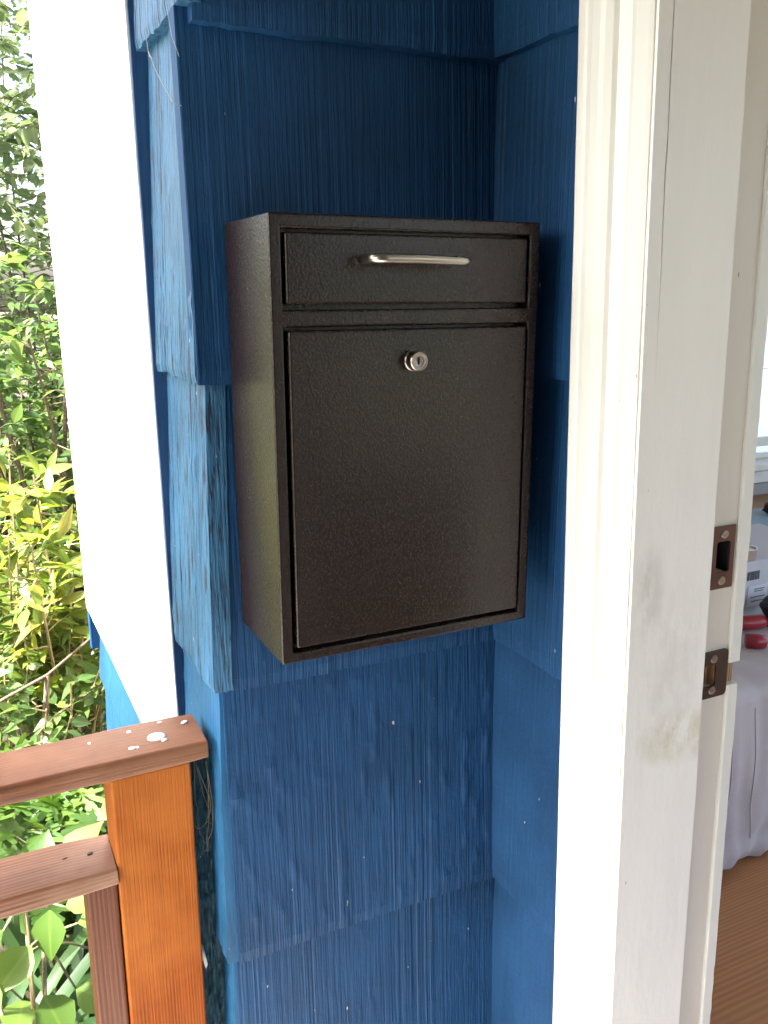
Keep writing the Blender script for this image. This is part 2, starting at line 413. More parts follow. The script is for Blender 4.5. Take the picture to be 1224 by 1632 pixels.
# room shell
def wall_box(name, lo, hi, mat): return tag(part(name, box(lo, hi), mat), kind='structure')
wall_box('room_floor', (.44, -2.6, FLOOR-.1), (3.6, 1.7, FLOOR), 'floor_wood')
wall_box('room_ceiling', (.30, -2.6, CEIL), (3.7, 1.75, CEIL+.1), 'room_wall')
wall_box('room_wall_back', (.9, 1.6, FLOOR), (2.575, 1.7, CEIL), 'room_wall')
wall_box('room_wall_back_low', (2.575, 1.6, FLOOR), (3.6, 1.7, -.40), 'room_wall_grey')
wall_box('room_wall_back_top', (2.575, 1.6, 1.0), (3.6, 1.7, CEIL), 'room_wall')
wall_box('room_wall_jog', (.44, .80, FLOOR), (.9, .87, CEIL), 'room_wall')
wall_box('room_wall_jog_side', (.9, .80, FLOOR), (1.0, 1.6, CEIL), 'room_wall')
wall_box('room_wall_inner', (.425, .12, FLOOR), (.475, .80, CEIL), 'room_wall')
wall_box('room_wall_far_low', (3.6, -2.6, FLOOR), (3.7, 1.7, -.35), 'room_wall')
wall_box('room_wall_far_top', (3.6, -2.6, 1.1), (3.7, 1.7, CEIL), 'room_wall')
wall_box('room_wall_far_side', (3.6, 1.0, -.35), (3.7, 1.7, 1.1), 'room_wall')
wall_box('room_wall_front_low', (.5, -2.7, FLOOR), (3.6, -2.6, -.35), 'room_wall')
wall_box('room_wall_front_top', (.5, -2.7, 1.1), (3.6, -2.6, CEIL), 'room_wall')
wall_box('house_wall_near', (.345, -2.7, FLOOR-.1), (.46, -1.22, CEIL), 'blue_paint_smooth')
wall_box('house_wall_over_door', (.345, -1.22, 1.08), (.46, -.27, CEIL), 'blue_paint_smooth')

# ------------------------------------------------------------------ door frame
LEAN = -.026
df = thing('door_frame', 'white painted wooden door frame with moulded casing and strike plates', 'door frame')
Z0, Z1 = FLOOR, 1.08
# moulded casing: (x, y) outline, front towards -x
cas = [(.332, -.166), (.3075, -.166), (.3005, -.1685), (.2975, -.173), (.2975, -.181), (.2990, -.1835), (.2950, -.189), (.2938, -.196), (.2938, -.2065),
       (.2950, -.2120), (.2990, -.2180), (.3040, -.2215), (.3075, -.2255), (.3085, -.2305), (.3060, -.2355), (.3000, -.2400), (.2965, -.2445), (.2950, -.2500), (.2953, -.2655), (.2975, -.2690), (.332, -.2690)]
part('casing', extrude_profile(cas, Z0, Z1, LEAN, 60, .0006, 2), 'white_trim', df)
# door stop: two boards with an open crack that closes half way down
def stop_piece(xa, xb_, side):
    bm = bmesh.new(); rows = []; n = 80
    for k in range(n+1):
        z = Z0 + (Z1-Z0)*k/n
        open_ = max(0.0, min(1.0, (z-.24)/.2)); jit = .0009*noise.noise(Vector((z*26, 0, 3))) + .0006*noise.noise(Vector((z*80, 0, 7)))
        gap = (.0007*open_ if z > .26 else 0)
        xl, xr = xa, xb_
        if side == 0: xr = xb_ + jit - gap
        else: xl = xa + jit + gap
        wob = .0011*noise.noise(Vector((z*8, 2, side))) + .0007*noise.noise(Vector((z*31, 2, side)))
        if side == 1: xr += wob
        r_ = .0022
        pr = [(xl, -.2722), (xr-r_ if side else xr, -.2722), (xr, -.2722+(r_ if side else 0)), (xr, -.225), (xl, -.225)]
        rows.append([bm.verts.new((px+LEAN*z, py, z)) for px, py in pr])
    for a, b in zip(rows, rows[1:]):
        for i in range(5): bm.faces.new((a[i], a[(i+1) % 5], b[(i+1) % 5], b[i]))
    bm.faces.new(rows[0]); bm.faces.new(rows[-1]); bmesh.ops.remove_doubles(bm, verts=bm.verts[:], dist=1e-6); return bm
part('stop_board', stop_piece(.2990, .3145, 0), 'white_jamb', df)
part('stop_board', stop_piece(.3145, .4015, 1), 'white_jamb', df)
# rebate face that carries the strike plates, in pieces so that the latch pockets stay open
SP = [(.0535, .1195), (-.0675, -.0150)]          # z ranges of the strike plates
def jx(x, z): return x + LEAN*z
def rebate(x0, x1, z0, z1, y=-.2600): 
    return extrude_profile([(x0, y), (x1, y), (x1, -.222), (x0, -.222)], z0, z1, LEAN, max(2, int((z1-z0)*40)), .0005, 8)
part('rebate_board', rebate(.3990, .4440, Z0, -.056), 'cream_jamb', df)
part('rebate_board', rebate(.3990, .4440, -.028, .0695), 'cream_jamb', df)
part('rebate_board', rebate(.3990, .4440, .1045, Z1), 'cream_jamb', df)
part('rebate_board', rebate(.4363, .4440, .0695, .1045), 'cream_jamb', df)
part('rebate_board', rebate(.4278, .4440, -.056, -.028), 'cream_jamb', df)
part('pocket', rebate(.4000, .4380, .0660, .1080, -.2360), 'pocket_shade', df)
part('pocket_lining', rebate(.4345, .4362, .0690, .1050, -.2596), 'pocket_shade', df)  # black liner added so the hole looks shaded inside
part('pocket_lining', rebate(.4262, .4277, -.0565, -.0275, -.2596), 'raw_wood', df)
part('pocket', rebate(.4000, .4300, -.060, -.024, -.2520), 'raw_wood', df)
# light edge strip on the room side, chipped away behind the lower strike
def strip(z0, z1, seed):
    bm = bmesh.new(); rows = []; n = max(6, int((z1-z0)*110))
    for k in range(n+1):
        z = z0+(z1-z0)*k/n
        w = .0014*noise.noise(Vector((z*14, seed, 0))) + .0011*noise.noise(Vector((z*60, seed, 3)))
        wl = .0006*noise.noise(Vector((z*30, seed, 8)))
        xr = .4605 + w; 
        pr = [(.4440+wl, -.2625), (.4455, -.2640), (xr-.002, -.2640), (xr, -.2620), (xr, -.222), (.4440, -.222)]
        rows.append([bm.verts.new((px+LEAN*z, py, z)) for px, py in pr])
    for a, b in zip(rows, rows[1:]):
        for i in range(6): bm.faces.new((a[i], a[(i+1) % 6], b[(i+1) % 6], b[i]))
    bm.faces.new(rows[0]); bm.faces.new(rows[-1]); return bm
part('edge_strip', strip(-.0315, Z1, 2), 'white_trim', df)
part('edge_strip', strip(Z0, -.0570, 5), 'white_trim', df)
part('exposed_wood', extrude_profile([(.4445, -.2570), (.4570, -.2570), (.4570, -.222), (.4445, -.222)], -.058, -.030, LEAN, 4, .001, 3), 'raw_wood', df)
# far side of the door frame and its head, out of view on the right
part('side_jamb', box((.30, -1.25, Z0), (.47, -1.21, Z1+.03), .002), 'white_trim', df)
part('head_jamb', box((.30, -1.21, Z1), (.47, -.27, Z1+.03), .002), 'white_trim', df)
part('threshold', box((.31, -1.21, FLOOR-.09), (.47, -.273, FLOOR+.012), .003), 'raw_wood', df)

def strike(x0, x1, z0, z1, hx0, hx1, hz0, hz1, rad, mat, label, left_open=False):
    """plate with a through hole, rounded right corners"""
    bm = bmesh.new(); y0, y1 = -.2622, -.2603
    def loop(a0, a1, c0, c1, r, n=4, rl=None):
        rl = r if rl is None else rl; pts = []
        for cx, cz, s, rr in ((a1-r, c0+r, -90, r), (a1-r, c1-r, 0, r), (a0+rl, c1-rl, 90, rl), (a0+rl, c0+rl, 180, rl)):
            for k in range(n+1):
                a = R(s+90*k/n); pts.append((cx+rr*math.cos(a), cz+rr*math.sin(a)))
        return pts
    O = loop(x0, x1, z0, z1, rad, 4, .0006); I = loop(hx0, hx1, hz0, hz1, .003, 4)
    ring = []
    for pts in (O, I):
        ring.append(([bm.verts.new((jx(a, c), y0, c)) for a, c in pts], [bm.verts.new((jx(a, c), y1, c)) for a, c in pts]))
    n = len(O)
    for k in range(n):
        k2 = (k+1) % n
        bm.faces.new((ring[0][0][k], ring[0][0][k2], ring[1][0][k2], ring[1][0][k]))
        bm.faces.new((ring[0][0][k], ring[0][0][k2], ring[0][1][k2], ring[0][1][k]))
        bm.faces.new((ring[1][0][k], ring[1][0][k2], ring[1][1][k2], ring[1][1][k]))
    o = tag(part('strike_plate', bm, mat, df), label); xc = (x0+x1)/2
    if left_open: xc = x0+.0125
    for zc in (z1-.0085, z0+.0085):
        s = lathe([(.0001, .0006), (.0011, .0006), (.0013, .0013), (.0040, .0013), (.0046, .0003), (.0046, -.0006)], 18)
        sl_ = box((-.0034, -.0018, -.0005), (.0034, -.0010, .0005), 0, 1, s)
        so = part('screw', s, 'screw_metal', o); so.location = (jx(xc, zc), y0, zc)
    return o
strike(.4105, .4405, .0535, .1195, .4160, .4350, .0710, .1035, .0008, 'strike_brown', 'brown deadbolt strike plate with a rectangular hole')
strike(.4105, .4435, -.0675, -.0150, .4113, .4270, -.0545, -.0295, .0050, 'strike_dark', 'worn dark latch strike plate with raw wood in its opening', True)

# ------------------------------------------------------------------ mailbox
W, H, D = .281, .413, .1285
mb = thing('wall_mailbox', 'dark bronze hammered metal locking mailbox hung on the blue shingles', 'mailbox')
bm = bmesh.new()
DR = (.0115, .2695, .3315, .4005); DO = (.0115, .2695, .0105, .3165)    # drawer and door openings x0 x1 z0 z1
# shell: sides, top, bottom, back, rounded
def fr(lo, hi, b=.0014): box(lo, hi, b, 3, bm)
body = bmesh.new()
xs = [0, DR[0], DR[1], W]; zs = [0, DO[2], DO[3], DR[2], DR[3], H]
yf, yb = -D, 0.0
grid = {}
def gv_(i, k, y):
    key = (i, k, y)
    if key not in grid: grid[key] = body.verts.new((xs[i], y, zs[k]))
    return grid[key]
for i in range(3):
    for k in range(5):
        if i == 1 and k in (1, 3): continue
        body.faces.new((gv_(i, k, yf), gv_(i+1, k, yf), gv_(i+1, k+1, yf), gv_(i, k+1, yf)))
for (k0, k1) in ((1, 2), (3, 4)):      # reveals of the openings
    yr = yf+.014; a = [gv_(1, k0, yf), gv_(2, k0, yf), gv_(2, k1, yf), gv_(1, k1, yf)]
    b = [gv_(1, k0, yr), gv_(2, k0, yr), gv_(2, k1, yr), gv_(1, k1, yr)]
    for q in range(4): body.faces.new((a[q], a[(q+1) % 4], b[(q+1) % 4], b[q]))
    body.faces.new(b)
outer_f = [gv_(i, 0, yf) for i in range(4)] + [gv_(3, k, yf) for k in range(1, 6)] + [gv_(i, 5, yf) for i in (2, 1, 0)] + [gv_(0, k, yf) for k in (4, 3, 2, 1)]
outer_b = [body.verts.new((v.co.x, yb, v.co.z)) for v in outer_f]
n = len(outer_f)
for q in range(n): body.faces.new((outer_f[q], outer_f[(q+1) % n], outer_b[(q+1) % n], outer_b[q]))
body.faces.new(outer_b)
bmesh.ops.recalc_face_normals(body, faces=body.faces[:])
sharp = [e for e in body.edges if len(e.link_faces) == 2 and e.calc_face_angle() > .5]
eo = [e for e in sharp if all(abs(v.co.y-yf) < 1e-6 for v in e.verts) or (all((v.co.x < 1e-6 or v.co.x > W-1e-6) and (v.co.z < 1e-6 or v.co.z > H-1e-6) for v in e.verts))]
bmesh.ops.bevel(body, geom=eo, offset=.0022, segments=3, affect='EDGES', profile=.5)
part('body', body, 'hammered_metal', mb)
def panel(name, o4, y, label):
    x0, x1, z0, z1 = o4; gl, gr, gb, gt_ = .0034, .0022, .0048, .0030
    b = box((x0+gl, y, z0+gb), (x1-gr, yf+.0135, z1-gt_), .0022, 3)
    return part(name, b, 'hammered_metal', mb)
drawer = panel('drop_drawer', DR, yf+.0004, None)
door = panel('door', DO, yf-.0022, None)
# handle: bent bar with two feet
hy = yf-.030; hz = .3752; r_ = .0041
pts = [(.0872, yf+.001, hz), (.0872, yf-.012, hz)]
for k in range(7):
    a = R(90*k/6); pts.append((.0872+.011*(1-math.cos(a)), yf-.019-.011*math.sin(a), hz))
pts = pts + [(.13, hy, hz)]
right = [(.1835-(p[0]-.0872)+0.0, p[1], p[2]-.0012) for p in pts[:-1]]
pts = pts + right[::-1]
part('handle', tube(pts, r_, 16), 'brushed_nickel', drawer, True)
# cam lock
lk = lathe([(.0001, .0002), (.0100, .0002), (.0100, .0022), (.0092, .0030), (.0092, .0125), (.0084, .0136), (.0074, .0136), (.0070, .0128), (.0050, .0128), (.0046, .0118), (.0001, .0112)], 32)
lo = part('lock', lk, 'lock_steel', door); lo.location = (.1385, yf-.0022, .2842)
for p in lo.data.polygons: p.use_smooth = False
ks = part('key_slot', box((-.0008, -.0125, -.0032), (.0008, -.0108, .0032), .0002, 1), 'slot_dark', lo)

# ------------------------------------------------------------------ railing
pr = thing('porch_railing', 'worn reddish brown wooden porch railing butting against the blue corner', 'railing')
def rail(name, x0, x1, y0, y1, z0, z1, mat, seed, bev=.0045, hole=None):
    bm = bmesh.new(); n = 90; prof = []
    for cy, cz, s in ((y0+bev, z0+bev, 180), (y1-bev, z0+bev, 270), (y1-bev, z1-bev, 0), (y0+bev, z1-bev, 90)):
        for k in range(4):
            a = R(s+90*k/3); prof.append((cy+bev*math.cos(a), cz+bev*math.sin(a)))
    rows = []
    for i in range(n+1):
        x = x0+(x1-x0)*i/n; e = min(1, (n-i)/1.5) if i > n-2 else 1
        row = []
        for (py, pz) in prof:
            w = .0009*noise.noise(Vector((x*9, py*25, pz*40+seed))) + .0004*noise.noise(Vector((x*60, py*90, seed)))
            sh = .0012*(1-e); cy_, cz_ = (y0+y1)/2, (z0+z1)/2
            row.append(bm.verts.new((x+.0012*noise.noise(Vector((py*60, pz*60, seed)))*(i == n), py+w-math.copysign(sh, py-cy_), pz+w-math.copysign(sh, pz-cz_))))
        rows.append(row)
    m = len(prof)
    for a, b in zip(rows, rows[1:]):
        for i in range(m): bm.faces.new((a[i], a[(i+1) % m], b[(i+1) % m], b[i]))
    bm.faces.new(rows[0]); bm.faces.new(rows[-1])
    return part(name, bm, mat, pr, True)
cap = rail('top_rail', -2.5, -.0385, .0270, .1060, -.1690, -.1450, 'rail_wood', 1)
low = rail('lower_rail', -2.5, -.1475, .0290, .1080, -.3010, -.2770, 'lower_rail_wood', 4)
for o in (cap, low):
    try: o.data.set_sharp_from_angle(angle=R(50))
    except Exception: pass
post = part('post', box((-.1465, .0340, FLOOR-.03), (-.0580, .1010, -.1700), .0028, 3), 'post_wood', pr)
part('baluster', box((-.1815, .0400, FLOOR), (-.1480, .0900, -.3015), .0022, 2), 'baluster_wood', pr)
for xx in (-.42, -.56, -.70, -.84, -.98):
    part('baluster', box((xx, .045, FLOOR), (xx+.034, .09, -.3015), .0022, 2), 'baluster_wood', pr)
# paint drops and nail heads on the cap
def drop(x, y, z, rx, ry, h, parent, mat='paint_drop', name='paint_drop', ang=0):
    bm = bmesh.new(); rings = []; n = 16
    for f, hh in ((1.0, -.0004), (.97, h*.6), (.8, h), (.35, h*1.05)):
        rings.append([bm.verts.new((f*rx*math.cos(2*math.pi*k/n)*(1+.10*noise.noise(Vector((math.cos(2*math.pi*k/n)*1.5+x*99, math.sin(2*math.pi*k/n)*1.5, y*99)))), f*ry*math.sin(2*math.pi*k/n), hh)) for k in range(n)])
    for a, b in zip(rings, rings[1:]):
        for k in range(n): bm.faces.new((a[k], a[(k+1) % n], b[(k+1) % n], b[k]))
    bm.faces.new(rings[-1]); bm.faces.new(rings[0])
    o = part(name, bm, mat, parent, True); o.location = (x, y, z); o.rotation_euler.z = ang; return o
zt = -.1448
drop(-.089, .061, zt, .0108, .0100, .0012, cap); drop(-.0825, .0495, zt, .0035, .0030, .0012, cap)
drop(-.119, .047, zt, .0040, .0034, .0008, cap); drop(-.113, .0465, zt, .0020, .0025, .0006, cap)
drop(-.115, .087, zt, .0026, .0030, .0007, cap); drop(-.052, .082, zt, .0045, .0030, .0010, cap, ang=.6)
drop(-.078, .095, zt, .0030, .0022, .0007, cap); drop(-.16, .080, zt, .0016, .0030, .0005, cap)
drop(-.171, .071, -.2766, .0036, .0024, .0003, low, 'slot_dark', 'nail_hole', .5)
drop(-.198, .074, -.2766, .0030, .0012, .0002, low, 'slot_dark', 'nail_hole', .2)

# rough weathered filler board between post and shingles
fb = bmesh.new(); rows = []; n = 220; m = 14
for k in range(n+1):
    z = FLOOR + (-.176-FLOOR)*k/n; row = []
    for i in range(m+1):
        x = -.0565 + .034*i/m
        y = .062 - .004*(noise.noise(Vector((x*300, z*22, 1))) + .7*noise.noise(Vector((x*500, z*70, 4)))) + .006*noise.noise(Vector((0, z*9, 2)))
        row.append(fb.verts.new((x + .002*noise.noise(Vector((0, z*15, i))), y, z)))
    rows.append(row)
for a, b in zip(rows, rows[1:]):
    for i in range(m): fb.faces.new((a[i], a[i+1], b[i+1], b[i]))
ex = bmesh.ops.extrude_face_region(fb, geom=fb.faces[:])
for v in [e for e in ex['geom'] if isinstance(e, bmesh.types.BMVert)]: v.co.y = .11
fbo = tag(part('filler_board', fb, 'blue_weathered'), 'rough weathered dark teal filler board between orange post and blue corner', 'board')
cb = bmesh.new()
tube([(-.0545, .052, -.43), (-.0535, .048, -.445), (-.051, .050, -.458), (-.0505, .054, -.466)], [.0012, .0028, .0022, .0008], 8, cb)
part('caulk_smear', cb, 'caulk', fbo, True)
fbm = bmesh.new(); rr = random.Random(4)
for q in range(5):
    x0 = -.048+rr.uniform(-.004, .006); pts = []; L = rr.uniform(.08, .13)
    for k in range(14):
        f = k/13; pts.append((x0 + .006*math.sin(f*5+q) + .010*math.sin(f*math.pi)*rr.uniform(.6, 1), .048-.004*math.sin(f*3+q), -.18 - L*math.sin(f*math.pi*.62)))
    tube(pts, .00045, 5, fbm)
part('root_fibre', fbm, 'root_fibre', fbo, True)

# cobweb threads under the upper shingle
cw = thing('cobweb', 'thin grey cobweb threads hanging under the top corner shingle', 'cobweb')
part('thread', tube([(-.0480, -.010, .600), (-.0465, -.011, .588), (-.0440, -.010, .571), (-.036, -.002, .556)], .00022, 5), 'cobweb', cw)
part('thread', tube([(-.066, -.008, .566), (-.0655, -.010, .555), (-.0640, -.010, .552), (-.060, -.011, .540), (-.0540, -.010, .529), (-.0500, -.009, .523), (-.0450, -.004, .517), (-.036, 0, .515)], .00030, 5), 'cobweb', cw)
part('speck', tube([(-.0655, -.0105, .5555), (-.0640, -.0105, .5515), (-.0625, -.0105, .5495)], [.0003, .0011, .0003], 6), 'cobweb', cw)

# ------------------------------------------------------------------ room contents
# bed with hanging quilt
bed = thing('bed', 'low bed under a crumpled grey lavender quilt seen through the doorway', 'bed')
part('mattress', box((1.05, .40, -.90), (2.55, 1.22, -.515), .04, 3), 'sheet', bed)
q = bmesh.new(); nx, ns = 170, 70; rows = []
path = []
for k in range(ns+1):
    s = k/ns
    if s < .52: path.append((1.24-(1.24-.40)*s/.52, -.500))
    elif s < .60:
        a = R(90*(s-.52)/.08); path.append((.40-.035*math.sin(a), -.500-.035*(1-math.cos(a))))
    else:
        f = (s-.60)/.40; path.append((.365-.012*math.sin(f*2.6), -.535-(.395)*f))
for k, (py, pz) in enumerate(path):
    s = k/ns; row = []; hang = max(0, (s-.58)/.42)
    for i in range(nx+1):
        x = 1.0+1.58*i/nx
        fold = .020*noise.noise(Vector((x*9+2.5*hang, hang*1.2, 3)))*(.25+hang) + .008*noise.noise(Vector((x*26, hang*3, 7)))*(.4+hang)
        puff = .006*noise.noise(Vector((x*14, py*14+pz*14, 9)))
        hem = -.012 if s > .955 else 0
        zz = pz + (.010*noise.noise(Vector((x*5, py*8, 2)))+puff if s < .58 else 0) + (.022*noise.noise(Vector((x*4, 0, 5)))*hang)
        row.append(q.verts.new((x, py - fold*1.3 - puff*hang - .012*abs(math.sin(max(0, (s-.93)/.07)*math.pi)), zz)))
    rows.append(row)
for a, b in zip(rows, rows[1:]):
    for i in range(nx): q.faces.new((a[i], a[i+1], b[i+1], b[i]))
quilt = part('quilt', q, 'sheet', bed, True)
sb = bmesh.new(); quilt.data.update()
for ix in (14, 21, 29, 37, 45, 53):
    pts = [Vector(quilt.data.vertices[k*(nx+1)+ix].co) + Vector((0, -.0012, 0)) for k in range(43, 66, 2)]
    tube(pts, .0012, 5, sb)
part('stitching', sb, 'stitch', quilt, True)
# carton with barcode
ct = thing('carton', 'grey white cardboard carton with a barcode lying on the bed', 'box')
part('box_body', box((1.38, .700, -.505), (1.95, .98, -.348), .002), 'carton', ct)
bc = bmesh.new(); rr = random.Random(3); xx = 1.594
while xx < 1.638:
    w = rr.choice((.0018, .003, .0045)); box((xx, .6985, -.400), (xx+w, .6998, -.376), 0, 1, bc); xx += w+rr.choice((.0018, .003))
part('barcode', bc, 'carton_print', ct)
lb = part('label_panel', box((1.600, .6980, -.474), (1.672, .6996, -.417)), 'carton_label', ct)
tx = bmesh.new()
for zl, x0, x1 in ((-.428, 1.622, 1.66), (-.434, 1.622, 1.655), (-.450, 1.61, 1.665), (-.462, 1.615, 1.662)): box((x0, .6970, zl), (x1, .6979, zl+.0022), 0, 1, tx)
part('print_lines', tx, 'carton_print', lb)
tn = thing('tealight_tin', 'small round silver tealight tin standing on the carton', 'tin')
def cyl(x, y, z0, prof, mat, name, parent):
    o = part(name, lathe(prof, 28), mat, parent, False); o.rotation_euler.x = R(-90); o.location = (x, y, z0); return o
cyl(1.612, .735, -.3475, [(.0001, 0), (.031, 0), (.0325, .002), (.0325, .026), (.0335, .027), (.0335, .030), (.031, .030), (.030, .022), (.0001, .022)], 'tin', 'cup', tn)
cyl(1.612, .735, -.3245, [(.0001, 0), (.028, 0), (.028, .002), (.0001, .003)], 'wax', 'wax', tn)
# soft black pouch
pc = bmesh.new(); bmesh.ops.create_icosphere(pc, subdivisions=4, radius=1)
for v in pc.verts:
    n_ = noise.noise(v.co*2.2+Vector((4, 0, 0)))
    v.co = Vector((1.655+.085*v.co.x*(1+.15*n_), .615+.05*v.co.y, -.452+(.030*v.co.z*(1-.35*v.co.x))*(1+.4*n_)+.02*v.co.x*0))
pouch = tag(part('pouch', pc, 'black_cloth', None, True), 'soft black cloth pouch lying in front of the carton', 'pouch')
rod = bmesh.new(); tube([(1.45, .640, -.478), (1.545, .612, -.478), (1.562, .608, -.477), (1.566, .607, -.476)], [.019, .019, .016, .006], 16, rod)
rb = tag(part('red_tube', rod, 'red_plastic', None, True), 'red plastic tube with a black tip lying beside the black pouch', 'tube')
part('tip', tube([(1.565, .607, -.479), (1.582, .600, -.482), (1.598, .598, -.484)], [.011, .013, .010], 10), 'black_cloth', rb, True)
cp = bmesh.new(); tube([(1.43, .545, -.484), (1.452, .530, -.484), (1.466, .522, -.484), (1.470, .520, -.484)], [.019, .019, .017, .009], 16, cp)
tag(part('red_bottle', cp, 'red_plastic', None, True), 'small red plastic bottle end lying alone on the quilt', 'bottle')
fd = thing('folder', 'blue folder with a pink edge lying behind the carton', 'folder')
part('cover', box((1.78, 1.00, -.40), (2.35, 1.20, -.375), .004), 'pink_plastic', fd)
part('sheet', box((1.80, 1.015, -.3748), (2.33, 1.185, -.371), .001), 'blue_card', fd)
part('spine_block', box((1.79, 1.005, -.50), (2.34, 1.19, -.401), .004), 'carton', fd)
bc2 = bmesh.new(); bmesh.ops.create_icosphere(bc2, subdivisions=3, radius=1)
for v in bc2.verts:
    v.co = Vector((2.17, 1.10, -.347)) + Vector((v.co.x*.05, v.co.y*.03, v.co.z*.022))*(1+.35*noise.noise(v.co*2))
tag(part('black_cloth_scrap', bc2, 'black_cloth', None, True), 'crumpled black scrap of cloth on the blue folder', 'cloth')
cbn = thing('low_cabinet', 'low brown wooden cabinet under the window behind the bed', 'cabinet')
part('carcass', box((1.7, 1.30, FLOOR), (3.55, 1.585, -.47), .003), 'cabinet_wood', cbn)
part('top', box((1.69, 1.29, -.47), (3.56, 1.59, -.452), .003), 'cabinet_wood', cbn)
part('skirting_board', box((1.02, 1.585, -.452), (3.6, 1.598, -.405), .002), 'skirting', cbn)
# window above it
wn = thing('window', 'white framed sash window glowing pale blue beyond the doorway', 'window')
part('casing', box((2.515, 1.575, -.31), (2.575, 1.6, 1.05), .003), 'window_white', wn)
part('sill', box((2.48, 1.545, -.342), (3.6, 1.64, -.312), .004), 'window_white', wn)
part('apron', box((2.50, 1.572, -.398), (3.6, 1.599, -.352), .003), 'window_white', wn)
sash = part('sash', box((2.577, 1.63, -.31), (2.615, 1.67, .99), .003), 'window_white', wn)
part('bottom_rail', box((2.6155, 1.63, -.311), (3.6, 1.67, -.292), .003), 'window_white', sash)
part('middle_rail', box((2.6155, 1.628, -.262), (3.6, 1.672, -.225), .003), 'window_white', sash)
part('pane', box((2.6155, 1.648, -.2915), (3.599, 1.652, -.2625)), 'window_glass', wn)
part('pane', box((2.6155, 1.648, -.2245), (3.599, 1.652, .985)), 'window_glass', wn)
nb = thing('neighbour_house', 'pale blue side wall of the house outside the window', 'building')
for k in range(4):
    z = GROUND-.1+1.2*k; b = extrude_profile([(0, 0), (9, 0), (9, .1), (0, .1)], 0, 1.194, 0, 1)
    for v in b.verts:
        v.co = Vector((2.6+v.co.x, 6.0+v.co.y+0*(v.co.z if v.co.y < .05 else 0), z+v.co.z))
    part('panel', b, 'neighbour_siding', nb)

# ------------------------------------------------------------------ plants
def leaf_shape(kind):
    """verts (x across, y along, z), faces, uv for a unit-length leaf"""
    V, F = [], []
    if kind == 'ovate' or kind == 'lance' or kind == 'round':
        wid = {'ovate': .27, 'lance': .17, 'round': .36}[kind]; n = 5
        prof = [0, .72, 1.0, .78, .38, 0]
        for i in range(n+1):
            y = i/n; w = wid*prof[i]; dz = -.16*y*y
            if w == 0: V.append((0, y, dz))
            else: V += [(-w, y, dz+.22*w), (0, y, dz), (w, y, dz+.22*w)]
        F = [(0, 2, 1), (0, 3, 2)]
        for i in range(3):
            a = 1+3*i; F += [(a, a+1, a+4, a+3), (a+1, a+2, a+5, a+4)]
        F += [(10, 11, 13), (11, 12, 13)]
    elif kind == 'lobed':
        V.append((0, .12, 0)); ang = [-165, -140, -115, -80, -62, -45, -22, 0, 22, 45, 62, 80, 115, 140, 165]
        rad = [.22, .34, .46, .30, .44, .66, .40, .88, .40, .66, .44, .30, .46, .34, .22]
        rr_ = random.Random(1)
        for a, r0 in zip(ang, rad):
            for da, k in ((-7, .93), (0, 1.0), (7, .90)):
                t_ = R(a+da); V.append((math.sin(t_)*r0*k*.75, .12+math.cos(t_)*r0*k, -.18*r0*r0))
        F = [(0, i+1, i) for i in range(1, len(V)-1)]
    return V, F
def leaf_mesh(kind, mat):
    V, F = leaf_shape(kind); me = bpy.data.meshes.new('leaf'); me.from_pydata(V, [], F)
    uv = me.uv_layers.new(name='UVMap')
    for lp in me.loops:
        c = V[lp.vertex_index]; uv.data[lp.index].uv = (c[0]+.5, c[1])
    me.materials.append(MAT[mat]); me.shade_smooth(); return me
def frame(pos, axis, up, size, rollj=0.0):
    y = axis.normalized(); x = y.cross(up)
    if x.length < 1e-4: x = Vector((1, 0, 0))
    x.normalize(); z = x.cross(y)
    m = Matrix((x, y, z)).transposed().to_4x4()
    if rollj: m = m @ Matrix.Rotation(rollj, 4, 'Y')
    m = m @ Matrix.Scale(size, 4); m.translation = pos; return m
def joined_leaves(name, mats, kind, mat, parent, rnd):
    V, F = leaf_shape(kind); vs, fs, tint, uvs = [], [], [], []
    Vv = [Vector(v) for v in V]
    for m in mats:
        b = len(vs); vs += [m @ v for v in Vv]; fs += [tuple(b+i for i in f) for f in F]
        tint += [rnd.random()]*len(V)
    me = bpy.data.meshes.new(name); me.from_pydata(vs, [], fs)
    at = me.attributes.new('tint', 'FLOAT', 'POINT'); at.data.foreach_set('value', tint)
    uv = me.uv_layers.new(name='UVMap'); nV = len(V); flat = []
    idx = [0]*len(me.loops); me.loops.foreach_get('vertex_index', idx)
    for i in idx: c = V[i % nV]; flat += [c[0]+.5, c[1]]
    uv.data.foreach_set('uv', flat)
    me.materials.append(MAT[mat]); me.shade_smooth()
    return tag(link(name, me, mat, parent), kind='stuff')
camp = Vector((-.2555, -.870, .344)); SIGHT = Vector((.060, 1, 0))
